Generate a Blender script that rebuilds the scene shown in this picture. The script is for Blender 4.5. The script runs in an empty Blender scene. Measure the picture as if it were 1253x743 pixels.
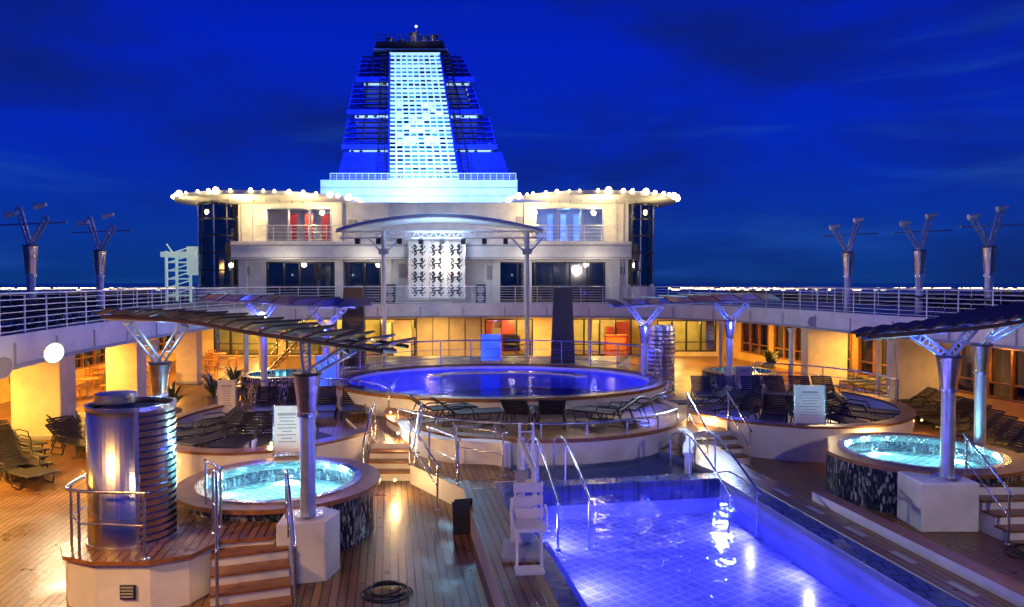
import bpy, math, random
from mathutils import Vector, Matrix
random.seed(7)
sc=bpy.context.scene
H=4.75
TAU=math.tau
# ------------------------------------------------------------ materials
def nt(name):
    m=bpy.data.materials.new(name); m.use_nodes=True
    n=m.node_tree.nodes; l=m.node_tree.links
    return m,n,l,n['Principled BSDF']
def M(name,col,rough=.5,metal=0,emis=None,es=0,noise=None,bump=0,bscale=8,coat=0,rvar=0):
    m,n,l,b=nt(name)
    b.inputs['Base Color'].default_value=(*col,1); b.inputs['Roughness'].default_value=rough
    b.inputs['Metallic'].default_value=metal
    if coat: b.inputs['Coat Weight'].default_value=coat
    tc=n.new('ShaderNodeTexCoord')
    sc_,amt=noise if noise else (1.7,.18)
    nz=n.new('ShaderNodeTexNoise'); nz.inputs['Scale'].default_value=sc_; nz.inputs['Detail'].default_value=5
    nz.inputs['Roughness'].default_value=.65
    l.new(tc.outputs['Object'],nz.inputs['Vector'])
    mr=n.new('ShaderNodeMapRange'); mr.inputs['From Min'].default_value=.3; mr.inputs['From Max'].default_value=.7
    mr.inputs['To Min'].default_value=1-amt; mr.inputs['To Max'].default_value=1+amt*.4
    l.new(nz.outputs['Fac'],mr.inputs['Value'])
    mx=n.new('ShaderNodeVectorMath'); mx.operation='SCALE'; mx.inputs[0].default_value=col
    l.new(mr.outputs[0],mx.inputs['Scale']); l.new(mx.outputs[0],b.inputs['Base Color'])
    if rvar:
        r2=n.new('ShaderNodeMapRange'); r2.inputs['From Min'].default_value=.35; r2.inputs['From Max'].default_value=.65
        r2.inputs['To Min'].default_value=max(.03,rough-rvar); r2.inputs['To Max'].default_value=rough+rvar
        l.new(nz.outputs['Fac'],r2.inputs['Value']); l.new(r2.outputs[0],b.inputs['Roughness'])
    if emis:
        b.inputs['Emission Color'].default_value=(*emis,1); b.inputs['Emission Strength'].default_value=es
    if bump:
        n2=n.new('ShaderNodeTexNoise'); n2.inputs['Scale'].default_value=bscale; l.new(tc.outputs['Object'],n2.inputs['Vector'])
        bp=n.new('ShaderNodeBump'); bp.inputs['Strength'].default_value=bump; bp.inputs['Distance'].default_value=.05
        l.new(n2.outputs['Fac'],bp.inputs['Height']); l.new(bp.outputs[0],b.inputs['Normal'])
    return m
def brickmat(name,c1,c2,mort,bw,rh,ms,rot=0,rough=.4,rvar=.15,bump=.3,grime=.4,offs=.5):
    m,n,l,b=nt(name)
    tc=n.new('ShaderNodeTexCoord'); mp=n.new('ShaderNodeMapping'); mp.inputs['Rotation'].default_value=(0,0,rot)
    l.new(tc.outputs['Object'],mp.inputs['Vector'])
    bt=n.new('ShaderNodeTexBrick'); bt.inputs['Scale'].default_value=1; bt.offset=offs
    bt.inputs['Brick Width'].default_value=bw; bt.inputs['Row Height'].default_value=rh
    bt.inputs['Mortar Size'].default_value=ms; bt.inputs['Mortar Smooth'].default_value=.1
    bt.inputs['Color1'].default_value=(*c1,1); bt.inputs['Color2'].default_value=(*c2,1); bt.inputs['Mortar'].default_value=(*mort,1)
    l.new(mp.outputs[0],bt.inputs['Vector'])
    nz=n.new('ShaderNodeTexNoise'); nz.inputs['Scale'].default_value=.9; nz.inputs['Detail'].default_value=7; nz.inputs['Roughness'].default_value=.7
    l.new(tc.outputs['Object'],nz.inputs['Vector'])
    mr=n.new('ShaderNodeMapRange'); mr.inputs['From Min'].default_value=.3; mr.inputs['From Max'].default_value=.7
    mr.inputs['To Min'].default_value=1-grime; mr.inputs['To Max'].default_value=1.15
    l.new(nz.outputs['Fac'],mr.inputs['Value'])
    mx=n.new('ShaderNodeVectorMath'); mx.operation='SCALE'; l.new(bt.outputs['Color'],mx.inputs[0]); l.new(mr.outputs[0],mx.inputs['Scale'])
    l.new(mx.outputs[0],b.inputs['Base Color'])
    r2=n.new('ShaderNodeMapRange'); r2.inputs['From Min'].default_value=.3; r2.inputs['From Max'].default_value=.7
    r2.inputs['To Min'].default_value=max(.04,rough-rvar); r2.inputs['To Max'].default_value=rough+rvar
    l.new(nz.outputs['Fac'],r2.inputs['Value']); l.new(r2.outputs[0],b.inputs['Roughness'])
    n3=n.new('ShaderNodeTexNoise'); n3.inputs['Scale'].default_value=6; n3.inputs['Detail'].default_value=4
    l.new(tc.outputs['Object'],n3.inputs['Vector'])
    ad=n.new('ShaderNodeMath'); ad.operation='MULTIPLY_ADD'; ad.inputs[1].default_value=-1; 
    l.new(bt.outputs['Fac'],ad.inputs[0]); l.new(n3.outputs['Fac'],ad.inputs[2])
    bp=n.new('ShaderNodeBump'); bp.inputs['Strength'].default_value=bump; bp.inputs['Distance'].default_value=.02
    l.new(ad.outputs[0],bp.inputs['Height']); l.new(bp.outputs[0],b.inputs['Normal'])
    return m
def watermat(name,tint,scale=3,bump=.25,gl=1.0,refl=(1,1,1)):
    m=bpy.data.materials.new(name); m.use_nodes=True; n=m.node_tree.nodes; l=m.node_tree.links; n.clear()
    o=n.new('ShaderNodeOutputMaterial'); mix=n.new('ShaderNodeMixShader'); t=n.new('ShaderNodeBsdfTransparent'); t.inputs[0].default_value=(*tint,1)
    g=n.new('ShaderNodeBsdfGlossy'); g.inputs['Roughness'].default_value=.06; g.inputs['Color'].default_value=(*refl,1)
    fr=n.new('ShaderNodeFresnel'); fr.inputs['IOR'].default_value=1.33
    tc=n.new('ShaderNodeTexCoord'); nz=n.new('ShaderNodeTexNoise'); nz.inputs['Scale'].default_value=scale; nz.inputs['Detail'].default_value=3
    l.new(tc.outputs['Object'],nz.inputs['Vector'])
    bp=n.new('ShaderNodeBump'); bp.inputs['Strength'].default_value=bump; bp.inputs['Distance'].default_value=.05
    l.new(nz.outputs['Fac'],bp.inputs['Height']); l.new(bp.outputs[0],g.inputs['Normal']); l.new(bp.outputs[0],fr.inputs['Normal'])
    l.new(fr.outputs[0],mix.inputs[0]); l.new(t.outputs[0],mix.inputs[1]); l.new(g.outputs[0],mix.inputs[2]); l.new(mix.outputs[0],o.inputs[0])
    return m
def glassmat(name,tint,fac=.12):
    m=bpy.data.materials.new(name); m.use_nodes=True; n=m.node_tree.nodes; l=m.node_tree.links; n.clear()
    o=n.new('ShaderNodeOutputMaterial'); mix=n.new('ShaderNodeMixShader'); t=n.new('ShaderNodeBsdfTransparent'); t.inputs[0].default_value=(*tint,1)
    g=n.new('ShaderNodeBsdfGlossy'); g.inputs['Roughness'].default_value=.05; mix.inputs[0].default_value=fac
    l.new(t.outputs[0],mix.inputs[1]); l.new(g.outputs[0],mix.inputs[2]); l.new(mix.outputs[0],o.inputs[0]); return m

SHIP=math.radians(9.5)
wood=brickmat('teak_deck',(.31,.145,.048),(.19,.083,.03),(.015,.01,.008),2.6,.13,.014,rot=-(math.pi/2+SHIP)+math.pi,rough=.36,rvar=.14,grime=.42,bump=.4)
woodtrim=M('teak_trim',(.30,.125,.04),.35,noise=(5,.5),bump=.15,bscale=30)
upperdeck=M('upper_deck_paint',(.05,.09,.2),.5,noise=(2,.4))
white=M('white_paint',(.78,.76,.72),.42,noise=(1.2,.22),bump=.04,bscale=3)
whitewarm=M('cream_paint',(.75,.66,.46),.45,noise=(1.2,.25))
ceilm=M('ceiling_panel',(.72,.66,.5),.5,noise=(1.1,.2))
grey=M('grey_panel',(.36,.36,.38),.5)
steel=M('stainless_steel',(.72,.72,.74),.22,1,noise=(3,.2),rvar=.08)
drumsteel=M('drum_steel',(.74,.72,.7),.24,1,noise=(1,.1),bump=.08,bscale=2)
railm=M('polished_rail',(.78,.78,.8),.35,.45,noise=(3,.2))
hrail=M('steel_handrail',(.6,.6,.64),.25,.95,noise=(3,.2))
steeld=M('brushed_pole',(.5,.56,.66),.35,.7,noise=(3,.25))
bronze=M('collar_metal',(.6,.52,.42),.2,.9,noise=(6,.4))
black=M('black_metal',(.015,.016,.02),.35,noise=(4,.3))
darkslat=M('canopy_slat',(.05,.03,.022),.4,noise=(8,.4))
blueslat=M('blue_canopy_slat',(.02,.03,.08),.3,noise=(8,.4))
rubber=M('hose_rubber',(.02,.02,.022),.5)
mesh_=M('lounger_sling',(.02,.017,.018),.55,noise=(20,.5))
redm=M('red_lacquer',(.5,.05,.03),.35)
orangewall=M('orange_wall',(.7,.44,.12),.5,noise=(1,.3))
yellowwall=M('yellow_wall',(.8,.62,.25),.5,noise=(1,.3))
funnelblue=M('funnel_blue',(.02,.05,.7),.35,noise=(1,.4),coat=.2)
funneldark=M('funnel_dark',(.008,.012,.06),.5)
leaf=M('palm_leaf',(.07,.12,.03),.5,noise=(9,.5))
potm=M('planter',(.25,.2,.15),.5)
whitegrid=M('lattice_white_glow',(.8,.9,.9),.4,emis=(.62,1,.96),es=.62,noise=(.8,.4))  # floodlit look put in as emission on lattice, tier gaps and rail
tile_blue=brickmat('pool_tile',(.62,.66,.84),(.52,.57,.8),(.95,.97,1),.2,.2,.02,rot=SHIP+.785,rough=.3,bump=.1,grime=.3,offs=0)
tile_dark=brickmat('coping_tile',(.05,.08,.3),(.08,.11,.38),(.01,.015,.05),.25,.25,.012,rot=SHIP,rough=.22,rvar=.1,bump=.2)
tub_in=M('tub_shell',(.6,.85,.85),.3,noise=(7,.4))
basin=M('basin_plaster',(.66,.72,.72),.4,noise=(3,.25))
def mosaic():
    m,n,l,b=nt('mosaic_tile'); tc=n.new('ShaderNodeTexCoord'); mp=n.new('ShaderNodeMapping'); mp.inputs['Scale'].default_value=(24,24,8)
    v=n.new('ShaderNodeTexVoronoi'); v.inputs['Scale'].default_value=1; l.new(tc.outputs['Object'],mp.inputs[0]); l.new(mp.outputs[0],v.inputs['Vector'])
    r=n.new('ShaderNodeValToRGB'); e=r.color_ramp.elements; e[0].position=0;e[0].color=(.008,.012,.03,1); e[1].position=1; e[1].color=(.4,.42,.45,1)
    x=e.new(.55); x.color=(.03,.035,.06,1); x=e.new(.82); x.color=(.12,.13,.17,1)
    s=n.new('ShaderNodeSeparateColor'); l.new(v.outputs['Color'],s.inputs[0]); l.new(s.outputs[0],r.inputs[0]); l.new(r.outputs[0],b.inputs['Base Color'])
    b.inputs['Roughness'].default_value=.15; return m
mosaicm=mosaic()
def emat(name,c,s):
    m,n,l,b=nt(name); b.inputs['Base Color'].default_value=(*c,1); b.inputs['Emission Color'].default_value=(*c,1); b.inputs['Emission Strength'].default_value=s
    tc=n.new('ShaderNodeTexCoord'); nz=n.new('ShaderNodeTexNoise'); nz.inputs['Scale'].default_value=.8; l.new(tc.outputs['Object'],nz.inputs[0])
    mr=n.new('ShaderNodeMapRange'); mr.inputs['From Min'].default_value=.3; mr.inputs['From Max'].default_value=.7; mr.inputs['To Min'].default_value=s*.4; mr.inputs['To Max'].default_value=s*1.6; l.new(nz.outputs['Fac'],mr.inputs[0]); l.new(mr.outputs[0],b.inputs['Emission Strength']); return m
bulb=emat('bulb_warm',(1,.8,.38),14)
lampw=emat('lamp_white',(1,.92,.75),10)
lampy=emat('lamp_yellow',(1,.72,.25),9)
glowc=M('lattice_glow',(.8,.85,.83),.4,emis=(.6,.95,.85),es=.3)  # cyan light on the stair tower put into its material as emission
panelc=emat('funnel_panel_glow',(.04,.26,.36),.4)  # floodlight on the panel put in as emission of its backing
blueneon=emat('blue_light',(.08,.15,1),3)
screenb=emat('blue_screen',(.05,.14,1),.8)
harb=emat('harbour_lamp',(1,.8,.42),6)
glass_d=glassmat('tinted_glass',(.2,.23,.28),.22)
glass_c=glassmat('clear_glass',(.85,.9,.88),.08)
# ------------------------------------------------------------ builder
class MB:
    def __init__(s): s.v=[];s.f=[];s.m=[];s.mats=[];s.sm=[]
    def add(s,vs,fs,mat,smooth=False):
        if mat not in s.mats: s.mats.append(mat)
        k=s.mats.index(mat); o=len(s.v); s.v+= [tuple(v) for v in vs]
        for f in fs: s.f.append([i+o for i in f]); s.m.append(k); s.sm.append(smooth)
        return s
    def box(s,c,sz,mat,rz=0,R=None):
        c=Vector(c); x,y,z=[q/2 for q in sz]
        vs=[Vector((a*x,b*y,d*z)) for d in(-1,1) for b in(-1,1) for a in(-1,1)]
        if R is None: R=Matrix.Rotation(rz,3,'Z')
        vs=[R@v+c for v in vs]
        return s.add(vs,[(0,2,3,1),(4,5,7,6),(0,1,5,4),(2,6,7,3),(0,4,6,2),(1,3,7,5)],mat)
    def bx(s,x0,x1,y0,y1,z0,z1,mat): return s.box(((x0+x1)/2,(y0+y1)/2,(z0+z1)/2),(x1-x0,y1-y0,z1-z0),mat)
    def cyl(s,p0,p1,r0,r1,mat,n=12,caps=True,smooth=True):
        p0=Vector(p0);p1=Vector(p1);d=(p1-p0)
        if d.length<1e-6: return s
        d.normalize(); a=d.orthogonal().normalized(); b=d.cross(a)
        vs=[p0+(a*math.cos(TAU*i/n)+b*math.sin(TAU*i/n))*r0 for i in range(n)]+[p1+(a*math.cos(TAU*i/n)+b*math.sin(TAU*i/n))*r1 for i in range(n)]
        s.add(vs,[(i,(i+1)%n,n+(i+1)%n,n+i) for i in range(n)],mat,smooth)
        if caps: s.add(vs,[list(range(n))[::-1],[n+i for i in range(n)]],mat)
        return s
    def tube(s,pts,r,mat,n=6,closed=False):
        pts=[Vector(p) for p in pts]; N=len(pts); vs=[]; 
        prev=None
        for i,p in enumerate(pts):
            t=(pts[(i+1)%N]-pts[i-1]) if (closed or 0<i<N-1) else (pts[1]-pts[0] if i==0 else pts[-1]-pts[-2])
            if t.length<1e-7: t=Vector((0,0,1))
            t.normalize()
            a=t.orthogonal().normalized() if prev is None else (prev-t*prev.dot(t))
            if a.length<1e-5: a=t.orthogonal()
            a.normalize(); prev=a; b=t.cross(a)
            vs+=[p+(a*math.cos(TAU*k/n)+b*math.sin(TAU*k/n))*r for k in range(n)]
        fs=[]
        for i in range(N if closed else N-1):
            for k in range(n):
                j=(i+1)%N; fs.append((i*n+k,i*n+(k+1)%n,j*n+(k+1)%n,j*n+k))
        return s.add(vs,fs,mat,True)
    def prism(s,poly,z0,z1,mat,top=None,bot=None):
        n=len(poly); 
        ar=sum(poly[i][0]*poly[(i+1)%n][1]-poly[(i+1)%n][0]*poly[i][1] for i in range(n))
        if ar<0: poly=poly[::-1]
        vs=[(x,y,z0) for x,y in poly]+[(x,y,z1) for x,y in poly]
        s.add(vs,[(i,(i+1)%n,n+(i+1)%n,n+i) for i in range(n)],mat)
        s.add(vs,[list(range(n,2*n))],top or mat); s.add(vs,[list(range(n))[::-1]],bot or mat); return s
    def band(s,A,B,z0,z1,mat,top=None,closed=True):
        n=len(A); vs=[(x,y,z0) for x,y in A]+[(x,y,z1) for x,y in A]+[(x,y,z0) for x,y in B]+[(x,y,z1) for x,y in B]
        f=[];t=[]
        for i in range(n if closed else n-1):
            j=(i+1)%n
            f+=[(i,j,n+j,n+i),(2*n+j,2*n+i,3*n+i,3*n+j),(j,i,2*n+i,2*n+j)]
            t.append((n+i,n+j,3*n+j,3*n+i))
        if not closed:
            f+=[(0,n,3*n,2*n),(n-1,3*n-1,4*n-1,2*n-1)]
        s.add(vs,f,mat,False); s.add(vs,t,top or mat); return s
    def sph(s,c,r,mat,n=8,m=5):
        c=Vector(c);vs=[];fs=[]
        for i in range(m+1):
            ph=math.pi*i/m
            for k in range(n): vs.append(c+Vector((math.sin(ph)*math.cos(TAU*k/n),math.sin(ph)*math.sin(TAU*k/n),math.cos(ph)))*r)
        for i in range(m):
            for k in range(n): fs.append((i*n+k,(i+1)*n+k,(i+1)*n+(k+1)%n,i*n+(k+1)%n))
        return s.add(vs,fs,mat,True)
    def lathe(s,c,prof,mat,n=48,sx=1,sy=1):
        vs=[];fs=[]
        for r,z in prof:
            for k in range(n): vs.append((c[0]+r*sx*math.cos(TAU*k/n),c[1]+r*sy*math.sin(TAU*k/n),c[2]+z))
        for i in range(len(prof)-1):
            for k in range(n): fs.append((i*n+k,i*n+(k+1)%n,(i+1)*n+(k+1)%n,(i+1)*n+k))
        return s.add(vs,fs,mat,False)
    def obj(s,name,parent=None,bevel=0):
        me=bpy.data.meshes.new(name); me.from_pydata(s.v,[],s.f)
        for m in s.mats: me.materials.append(m)
        for p,k,q in zip(me.polygons,s.m,s.sm): p.material_index=k; p.use_smooth=q
        me.update(); o=bpy.data.objects.new(name,me); sc.collection.objects.link(o)
        if parent: o.parent=parent
        if bevel:
            b=o.modifiers.new('b','BEVEL'); b.width=bevel; b.segments=2; b.limit_method='ANGLE'
        return o
def empty(name):
    o=bpy.data.objects.new(name,None); sc.collection.objects.link(o); return o
def ell(cx,cy,rx,ry,n=72,a0=0,a1=TAU,closed=True):
    return [(cx+rx*math.cos(a0+(a1-a0)*i/(n if closed else n-1)),cy+ry*math.sin(a0+(a1-a0)*i/(n if closed else n-1))) for i in range(n)]
def cat(P,n=8):
    P=[Vector(p) for p in P]; Q=[P[0]*2-P[1]]+P+[P[-1]*2-P[-2]]; o=[]
    for i in range(1,len(Q)-2):
        a,b,c,d=Q[i-1:i+3]
        for k in range(n):
            t=k/n; o.append(.5*((2*b)+(c-a)*t+(2*a-5*b+4*c-d)*t*t+(3*b-a-3*c+d)*t**3))
    o.append(P[-1]); return o
def resample(P,sp):
    P=[Vector(p) for p in P]; L=[0]
    for a,b in zip(P,P[1:]): L.append(L[-1]+(b-a).length)
    n=max(1,round(L[-1]/sp)); out=[]; j=0
    for i in range(n+1):
        t=L[-1]*i/n
        while j<len(L)-2 and L[j+1]<t: j+=1
        k=(t-L[j])/max(1e-9,L[j+1]-L[j]); out.append(P[j].lerp(P[j+1],k))
    return out
def rail(mb,P,h=1.08,nb=5,sp=1.4,mat=None,r=.014,rt=.028,top=None):
    mat=mat or railm; Q=resample(P,sp)
    for q in Q: mb.cyl(q,q+Vector((0,0,h)),.022,.022,mat,6)
    Z=Vector((0,0,1)); D=resample(P,.7)
    mb.tube([q+Z*h for q in D],rt,top or mat,6)
    for i in range(nb): mb.tube([q+Z*h*(i+.6)/(nb+.6) for q in D],r,mat,4)
def S(a,b): # ship-axis coordinates -> world
    return (a*math.cos(SHIP)-b*math.sin(SHIP), a*math.sin(SHIP)+b*math.cos(SHIP))
def light(kind,name,loc,power,col,size=.3,target=None,spot=None,shape='DISK'):
    L=bpy.data.lights.new(name,kind); L.energy=power; L.color=col
    if kind=='AREA': L.shape=shape; L.size=size
    elif kind in('POINT','SPOT'): L.shadow_soft_size=size
    if spot: L.spot_size=math.radians(spot); L.spot_blend=.6
    o=bpy.data.objects.new(name,L); o.location=loc; sc.collection.objects.link(o)
    if target is not None:
        o.rotation_euler=(Vector(target)-Vector(loc)).to_track_quat('-Z','Y').to_euler()
    return o
WARM=(1,.5,.085)

# ------------------------------------------------------------ sea, harbour, hull
MB().add([(-9000,-2000,-28),(9000,-2000,-28),(9000,16000,-28),(-9000,16000,-28)],[(0,1,2,3)],
   M('sea_water',(.004,.012,.05),.18,bump=.6,bscale=.15)).obj('sea')
MB().prism([(-22,-6),(-22,62),(-14,90),(10,90),(21,62),(23,-6)],-28,-1.6,M('hull_paint',(.03,.05,.15),.4)).obj('ship_hull')
mb=MB()
qm=M('quay_concrete',(.05,.05,.06),.8)
for sx in(-1,1):
    x0,x1=(-1500,-190) if sx<0 else (150,1500)
    mb.bx(x0,x1,700,760,-28,-7.5,qm)
    x=x0
    while x<x1:
        w=random.uniform(8,30); h=random.uniform(1,5)
        if random.random()<.5: mb.bx(x,x+w,720,740,-7.5,-7.5+h,qm)
        x+=w
    x=x0
    while x<x1:
        z=random.choice([-1.4,-1.6,-1.2,-2.6]); mb.cyl((x,700,-7.5),(x,700,z),.15,.15,black,4)
        mb.box((x,700,z),(random.uniform(1.5,5),.6,1.1),harb); x+=random.uniform(2.0,4.5)
mb.obj('harbour_quay')

# ------------------------------------------------------------ main deck (sheet with the pool opening)
hole=[S(2.3,1.5),S(7.4,1.5),S(7.4,15.2),S(2.3,15.2)]
out_=[(-22,-6),(22.5,-6),(20,60),(-22,60)]
mb=MB(); vs=[(*p,0) for p in out_]+[(*p,0) for p in hole]
mb.add(vs,[(0,1,5,4),(1,2,6,5),(2,3,7,6),(3,0,4,7)],wood); mb.obj('pool_deck_floor')

# ------------------------------------------------------------ upper deck ring
E=cat([(-8.6,-2),(-9.8,6),(-10.7,12),(-11.4,16.2),(-12.3,21),(-12.9,27),(-12.9,32),(-12.2,36.5),(-9.8,40),(-5.5,41.8),(-1,42.2),(4,41.8),(8,40.2),(11,37.2),(12.6,33),(13.7,27),(15.2,21.5),(16.2,16),(16.9,8),(17.2,-2)],6)
Ep=[(p.x,p.y) for p in E]
outer=[(22.5,-2),(22,30),(19,60),(-22,60),(-21,30),(-20,-2)]
ud=empty('upper_deck')
mb=MB(); mb.prism(Ep+outer,2.75,3.4,white,top=upperdeck,bot=ceilm); mb.obj('slab',ud)
def off(P,d):
    o=[]
    for i,p in enumerate(P):
        a=Vector(P[max(0,i-1)]);b=Vector(P[min(len(P)-1,i+1)]); t=(b-a).normalized(); o.append((p[0]-t.y*d,p[1]+t.x*d))
    return o
mb=MB(); mb.band(off(Ep,.0),off(Ep,.12),3.4,3.52,white,closed=False)
mb.band(off(Ep,-.01),off(Ep,-.04),2.72,2.82,grey,closed=False)
for q in resample([(x,y,3.08) for x,y in off(Ep,-.006)],2.4): mb.box(q,(.05,.05,.5),grey)
mb.obj('edge_kerb',ud)
mb=MB(); rail(mb,[(x,y,3.5) for x,y in off(Ep,.06)],h=.98,nb=6,sp=1.25,r=.017); mb.obj('deck_edge_railing')
mb=MB()
for P in ([(-19.8,4),(-20.8,30),(-21.5,50)],[(22,4),(21.8,30),(19.5,50)]):
    rail(mb,[(x,y,3.4) for x,y in P],h=1.0,nb=4,sp=1.8)
mb.obj('ship_side_railing')
# ------------------------------------------------------------ under-deck side walls with windows
def wall_x(mb,p0,p1,z0,z1,th,ops,mat,glass=None,mull=None,nm=1):
    """straight wall p0->p1 with openings (s0,s1,za,zb) in metres along wall"""
    p0=Vector((*p0,0));p1=Vector((*p1,0)); L=(p1-p0).length; d=(p1-p0)/L; ang=math.atan2(d.y,d.x)
    xs=sorted({0,L,*[o[0] for o in ops],*[o[1] for o in ops]})
    for a,b in zip(xs,xs[1:]):
        if b-a<1e-4: continue
        cuts=sorted([(o[2],o[3]) for o in ops if o[0]<=a+1e-5 and o[1]>=b-1e-5]); z=z0
        for c0,c1 in cuts+[(z1,z1)]:
            if c0-z>1e-3:
                c=p0+d*(a+b)/2; mb.box((c.x,c.y,(z+c0)/2),(b-a,th,c0-z),mat,ang)
            z=max(z,c1)
    for o in ops:
        w=o[1]-o[0]; k=max(1,round(w/nm)); 
        c=p0+d*(o[0]+o[1])/2
        if glass: mb.box((c.x,c.y,(o[2]+o[3])/2),(w,.02,o[3]-o[2]),glass,ang)
        if mull:
            for i in range(k+1):
                q=p0+d*(o[0]+w*i/k); mb.box((q.x,q.y,(o[2]+o[3])/2),(.09,th*1.25,o[3]-o[2]),mull,ang)
            for zz in (o[2]+.03,o[3]-.03): mb.box((c.x,c.y,zz),(w,th*1.2,.08),mull,ang)
            mb.box((c.x,c.y,o[2]+(o[3]-o[2])*.3),(w,th*1.15,.05),mull,ang)
mb=MB(); wall_x(mb,(21.5,8),(13.6,46.9),0,2.75,.2,[(2+i*3.6,5+i*3.6,.5,2.4) for i in range(10)],orangewall,glass_d,woodtrim,1)
mb.obj('window_wall_starboard')
mb=MB(); wall_x(mb,(-19.5,2),(-20.5,46.9),0,2.75,.2,[(2+i*4.2,5+i*4.2,.7,2.3) for i in range(10)],orangewall,glass_d,woodtrim,1)
mb.obj('window_wall_port')
def pier(x0,x1,y0,y1):
    m=MB(); m.bx(x0,x1,y0,y1,0,2.75,whitewarm); m.bx(x0-.03,x1+.03,y0-.03,y1+.03,.0,.15,grey); m.bx(x0-.05,x1+.05,y0-.05,y1+.05,2.6,2.749,whitewarm); m.obj('deck_pier',bevel=.03)
for a in [(-15,-13.5,21.9,22.7),(-15.3,-14.1,27.6,28.3),(-15.6,-14.6,34,34.6),(13.3,15.1,33,33.8),(14.5,16.1,27.6,28.4),(15.6,17.2,21.5,22.3)]: pier(*a)
for x,y in [(-11.6,32),(-12.2,25),(-9.5,39),(12,31.5),(10.4,36.5),(13.2,25.5),(4.3,40.6),(-8.3,40),(-13,38),(15,30)]:
    m=MB(); m.cyl((x,y,0),(x,y,2.75),.11,.11,whitewarm,14); m.cyl((x,y,0),(x,y,.12),.18,.16,steel,14); m.cyl((x,y,2.6),(x,y,2.75),.13,.2,whitewarm,14); m.obj('support_column')

# ------------------------------------------------------------ superstructure building
bd=empty('ship_superstructure')
Y=47
mb=MB()
def W(y,x0,x1,z0,z1,ops,mat=white,glass=None,mull=None,nm=1,th=.2,m=None):
    wall_x(m or mb,(x0,y),(x1,y),z0,z1,th,[(a-x0,b-x0,c,d) for a,b,c,d in ops],mat,glass,mull,nm)
W(Y,-20.5,13.6,0,2.75,[(-19,-15,.1,2.4),(-14.4,-10.2,.1,2.4),(-9.5,-6.2,.05,2.4),(-1.7,1.3,.05,2.4),(3.6,8.6,.05,2.4),(9.3,13,.3,2.3)],whitewarm,glass_c,black,1.0)
W(Y,-17.4,7.4,3.4,6.15,[(-15.6,-8.4,3.45,6.0),(-.75,5.9,3.45,6.0)],white,glass_d,black,1.1)
W(Y,-17.4,7.4,7.25,9.8,[(-15.6,-11.5,7.3,9.45),(1.5,5.8,7.3,9.45)],white,glass_c,steeld,1.4)
mb.bx(-17.4,7.4,45.6,47.6,6.15,7.25,white)
mb.bx(-17.45,7.45,45.53,45.6,6.95,7.05,grey)
mb.bx(-17.45,7.45,45.53,45.6,6.22,6.28,grey)
mb.bx(-20.2,-17.4,47.2,58,3.4,4.6,white); mb.bx(7.4,9.1,47.2,58,3.4,4.6,white)
mb.bx(-20.2,-19.9,49,58,4.6,9.8,white); mb.bx(8.9,9.1,49,58,4.6,9.8,white)
mb.bx(-17.4,7.4,52,52.2,3.4,9.8,white)
mb.bx(-20.5,13.6,51.5,51.7,0,2.75,yellowwall)
mb.bx(-17.39,7.39,47.6,52,6.3,7.2,grey)
mb.bx(-14,.4,54,60,9.8,12.2,white)
for z in (10.4,11,11.6): mb.bx(-14.03,.43,53.94,54,z,z+.05,grey)
for x in (-17.1,-11,-7.9,-1.0,1.0,6.6): mb.bx(x-.25,x+.25,46.7,46.9,3.4,6.15,white)
for x in (-16.6,-10.9,-8,.9,6.5): mb.bx(x-.12,x+.12,46.75,46.9,7.25,9.8,white)
for x in (-10,-6,-1,3): mb.bx(x-.3,x+.3,46.85,46.9,1.2,1.8,grey)
mb.bx(-6.1,-1.9,46.8,46.9,0,2.75,grey)
for i in range(5): mb.bx(-6.1+i*1.03,-6.06+i*1.03,46.77,46.8,0,2.7,black)
mb.bx(-7.5,-6.4,46.6,46.85,0,2.3,white)
# small facade clutter: vents, door, pipes, lamps
for x,z,w,h in ((-10.4,8.3,.5,.4),(-9.4,8.3,.5,.4),(.3,8.4,.4,.5),(-16.9,5.2,.2,.5),(6.9,5.2,.3,.5),(-7.2,5.0,.5,.9),(-1.6,4.9,.4,.9)): mb.bx(x,x+w,46.84,46.9,z,z+h,grey)
for x in (-17.2,-10.7,7.1): mb.cyl((x,46.82,3.4),(x,46.82,9.7),.04,.04,grey,6)
mb.obj('walls',bd)
mb=MB()
for cx,r in ((-18.8,1.5),(8.2,1.02)):
    mb.lathe((cx,48,0),[(r,4.4),(r,9.75)],glass_d,32); mb.lathe((cx,48,0),[(r-.35,4.4),(r-.35,9.75)],black,24)
    for z in (4.4,5.5,6.6,7.7,8.75,9.7): mb.lathe((cx,48,z),[(r+.04,-.05),(r+.04,.05),(r-.04,.05),(r-.04,-.05),(r+.04,-.05)],black,32)
    for k in range(12):
        a=TAU*k/12; mb.box((cx+r*math.cos(a),48+r*math.sin(a),7.05),(.06,.06,5.3),steeld if k%2 else black,a)
    mb.lathe((cx,48,0),[(r+.1,3.4),(r+.1,4.4),(0,4.4)],white,32)
mb.obj('corner_windows',bd)
def roof(cx,cy,rx,ry,nm):
    m=MB(); m.lathe((cx,cy,9.7),[(.0,.0),(.62,0),(.93,.28),(1,.33),(1,.55),(.97,.6),(.6,.72),(0,.75)],white,72,rx,ry)
    for k in range(20):
        a=math.pi+ (math.pi)*k/19
        m.box((cx+rx*.78*math.cos(a),cy+ry*.78*math.sin(a),9.8),(.05,.1,.2),grey)
    m.obj('roof',bd)
    m=MB()
    n=30
    for k in range(n):
        a=math.radians(150)+math.radians(240)*(k+random.uniform(-.25,.25))/(n-1); x=cx+rx*1.01*math.cos(a); y=cy+ry*1.01*math.sin(a)
        m.sph((x,y,10.28),random.choice([.07,.09,.12,.2]),bulb,8,5)
    m.obj('roof_bulbs',bd)
roof(-16.4,50,6,5.5,'l'); roof(5.4,50,5.6,5.5,'r')
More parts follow.
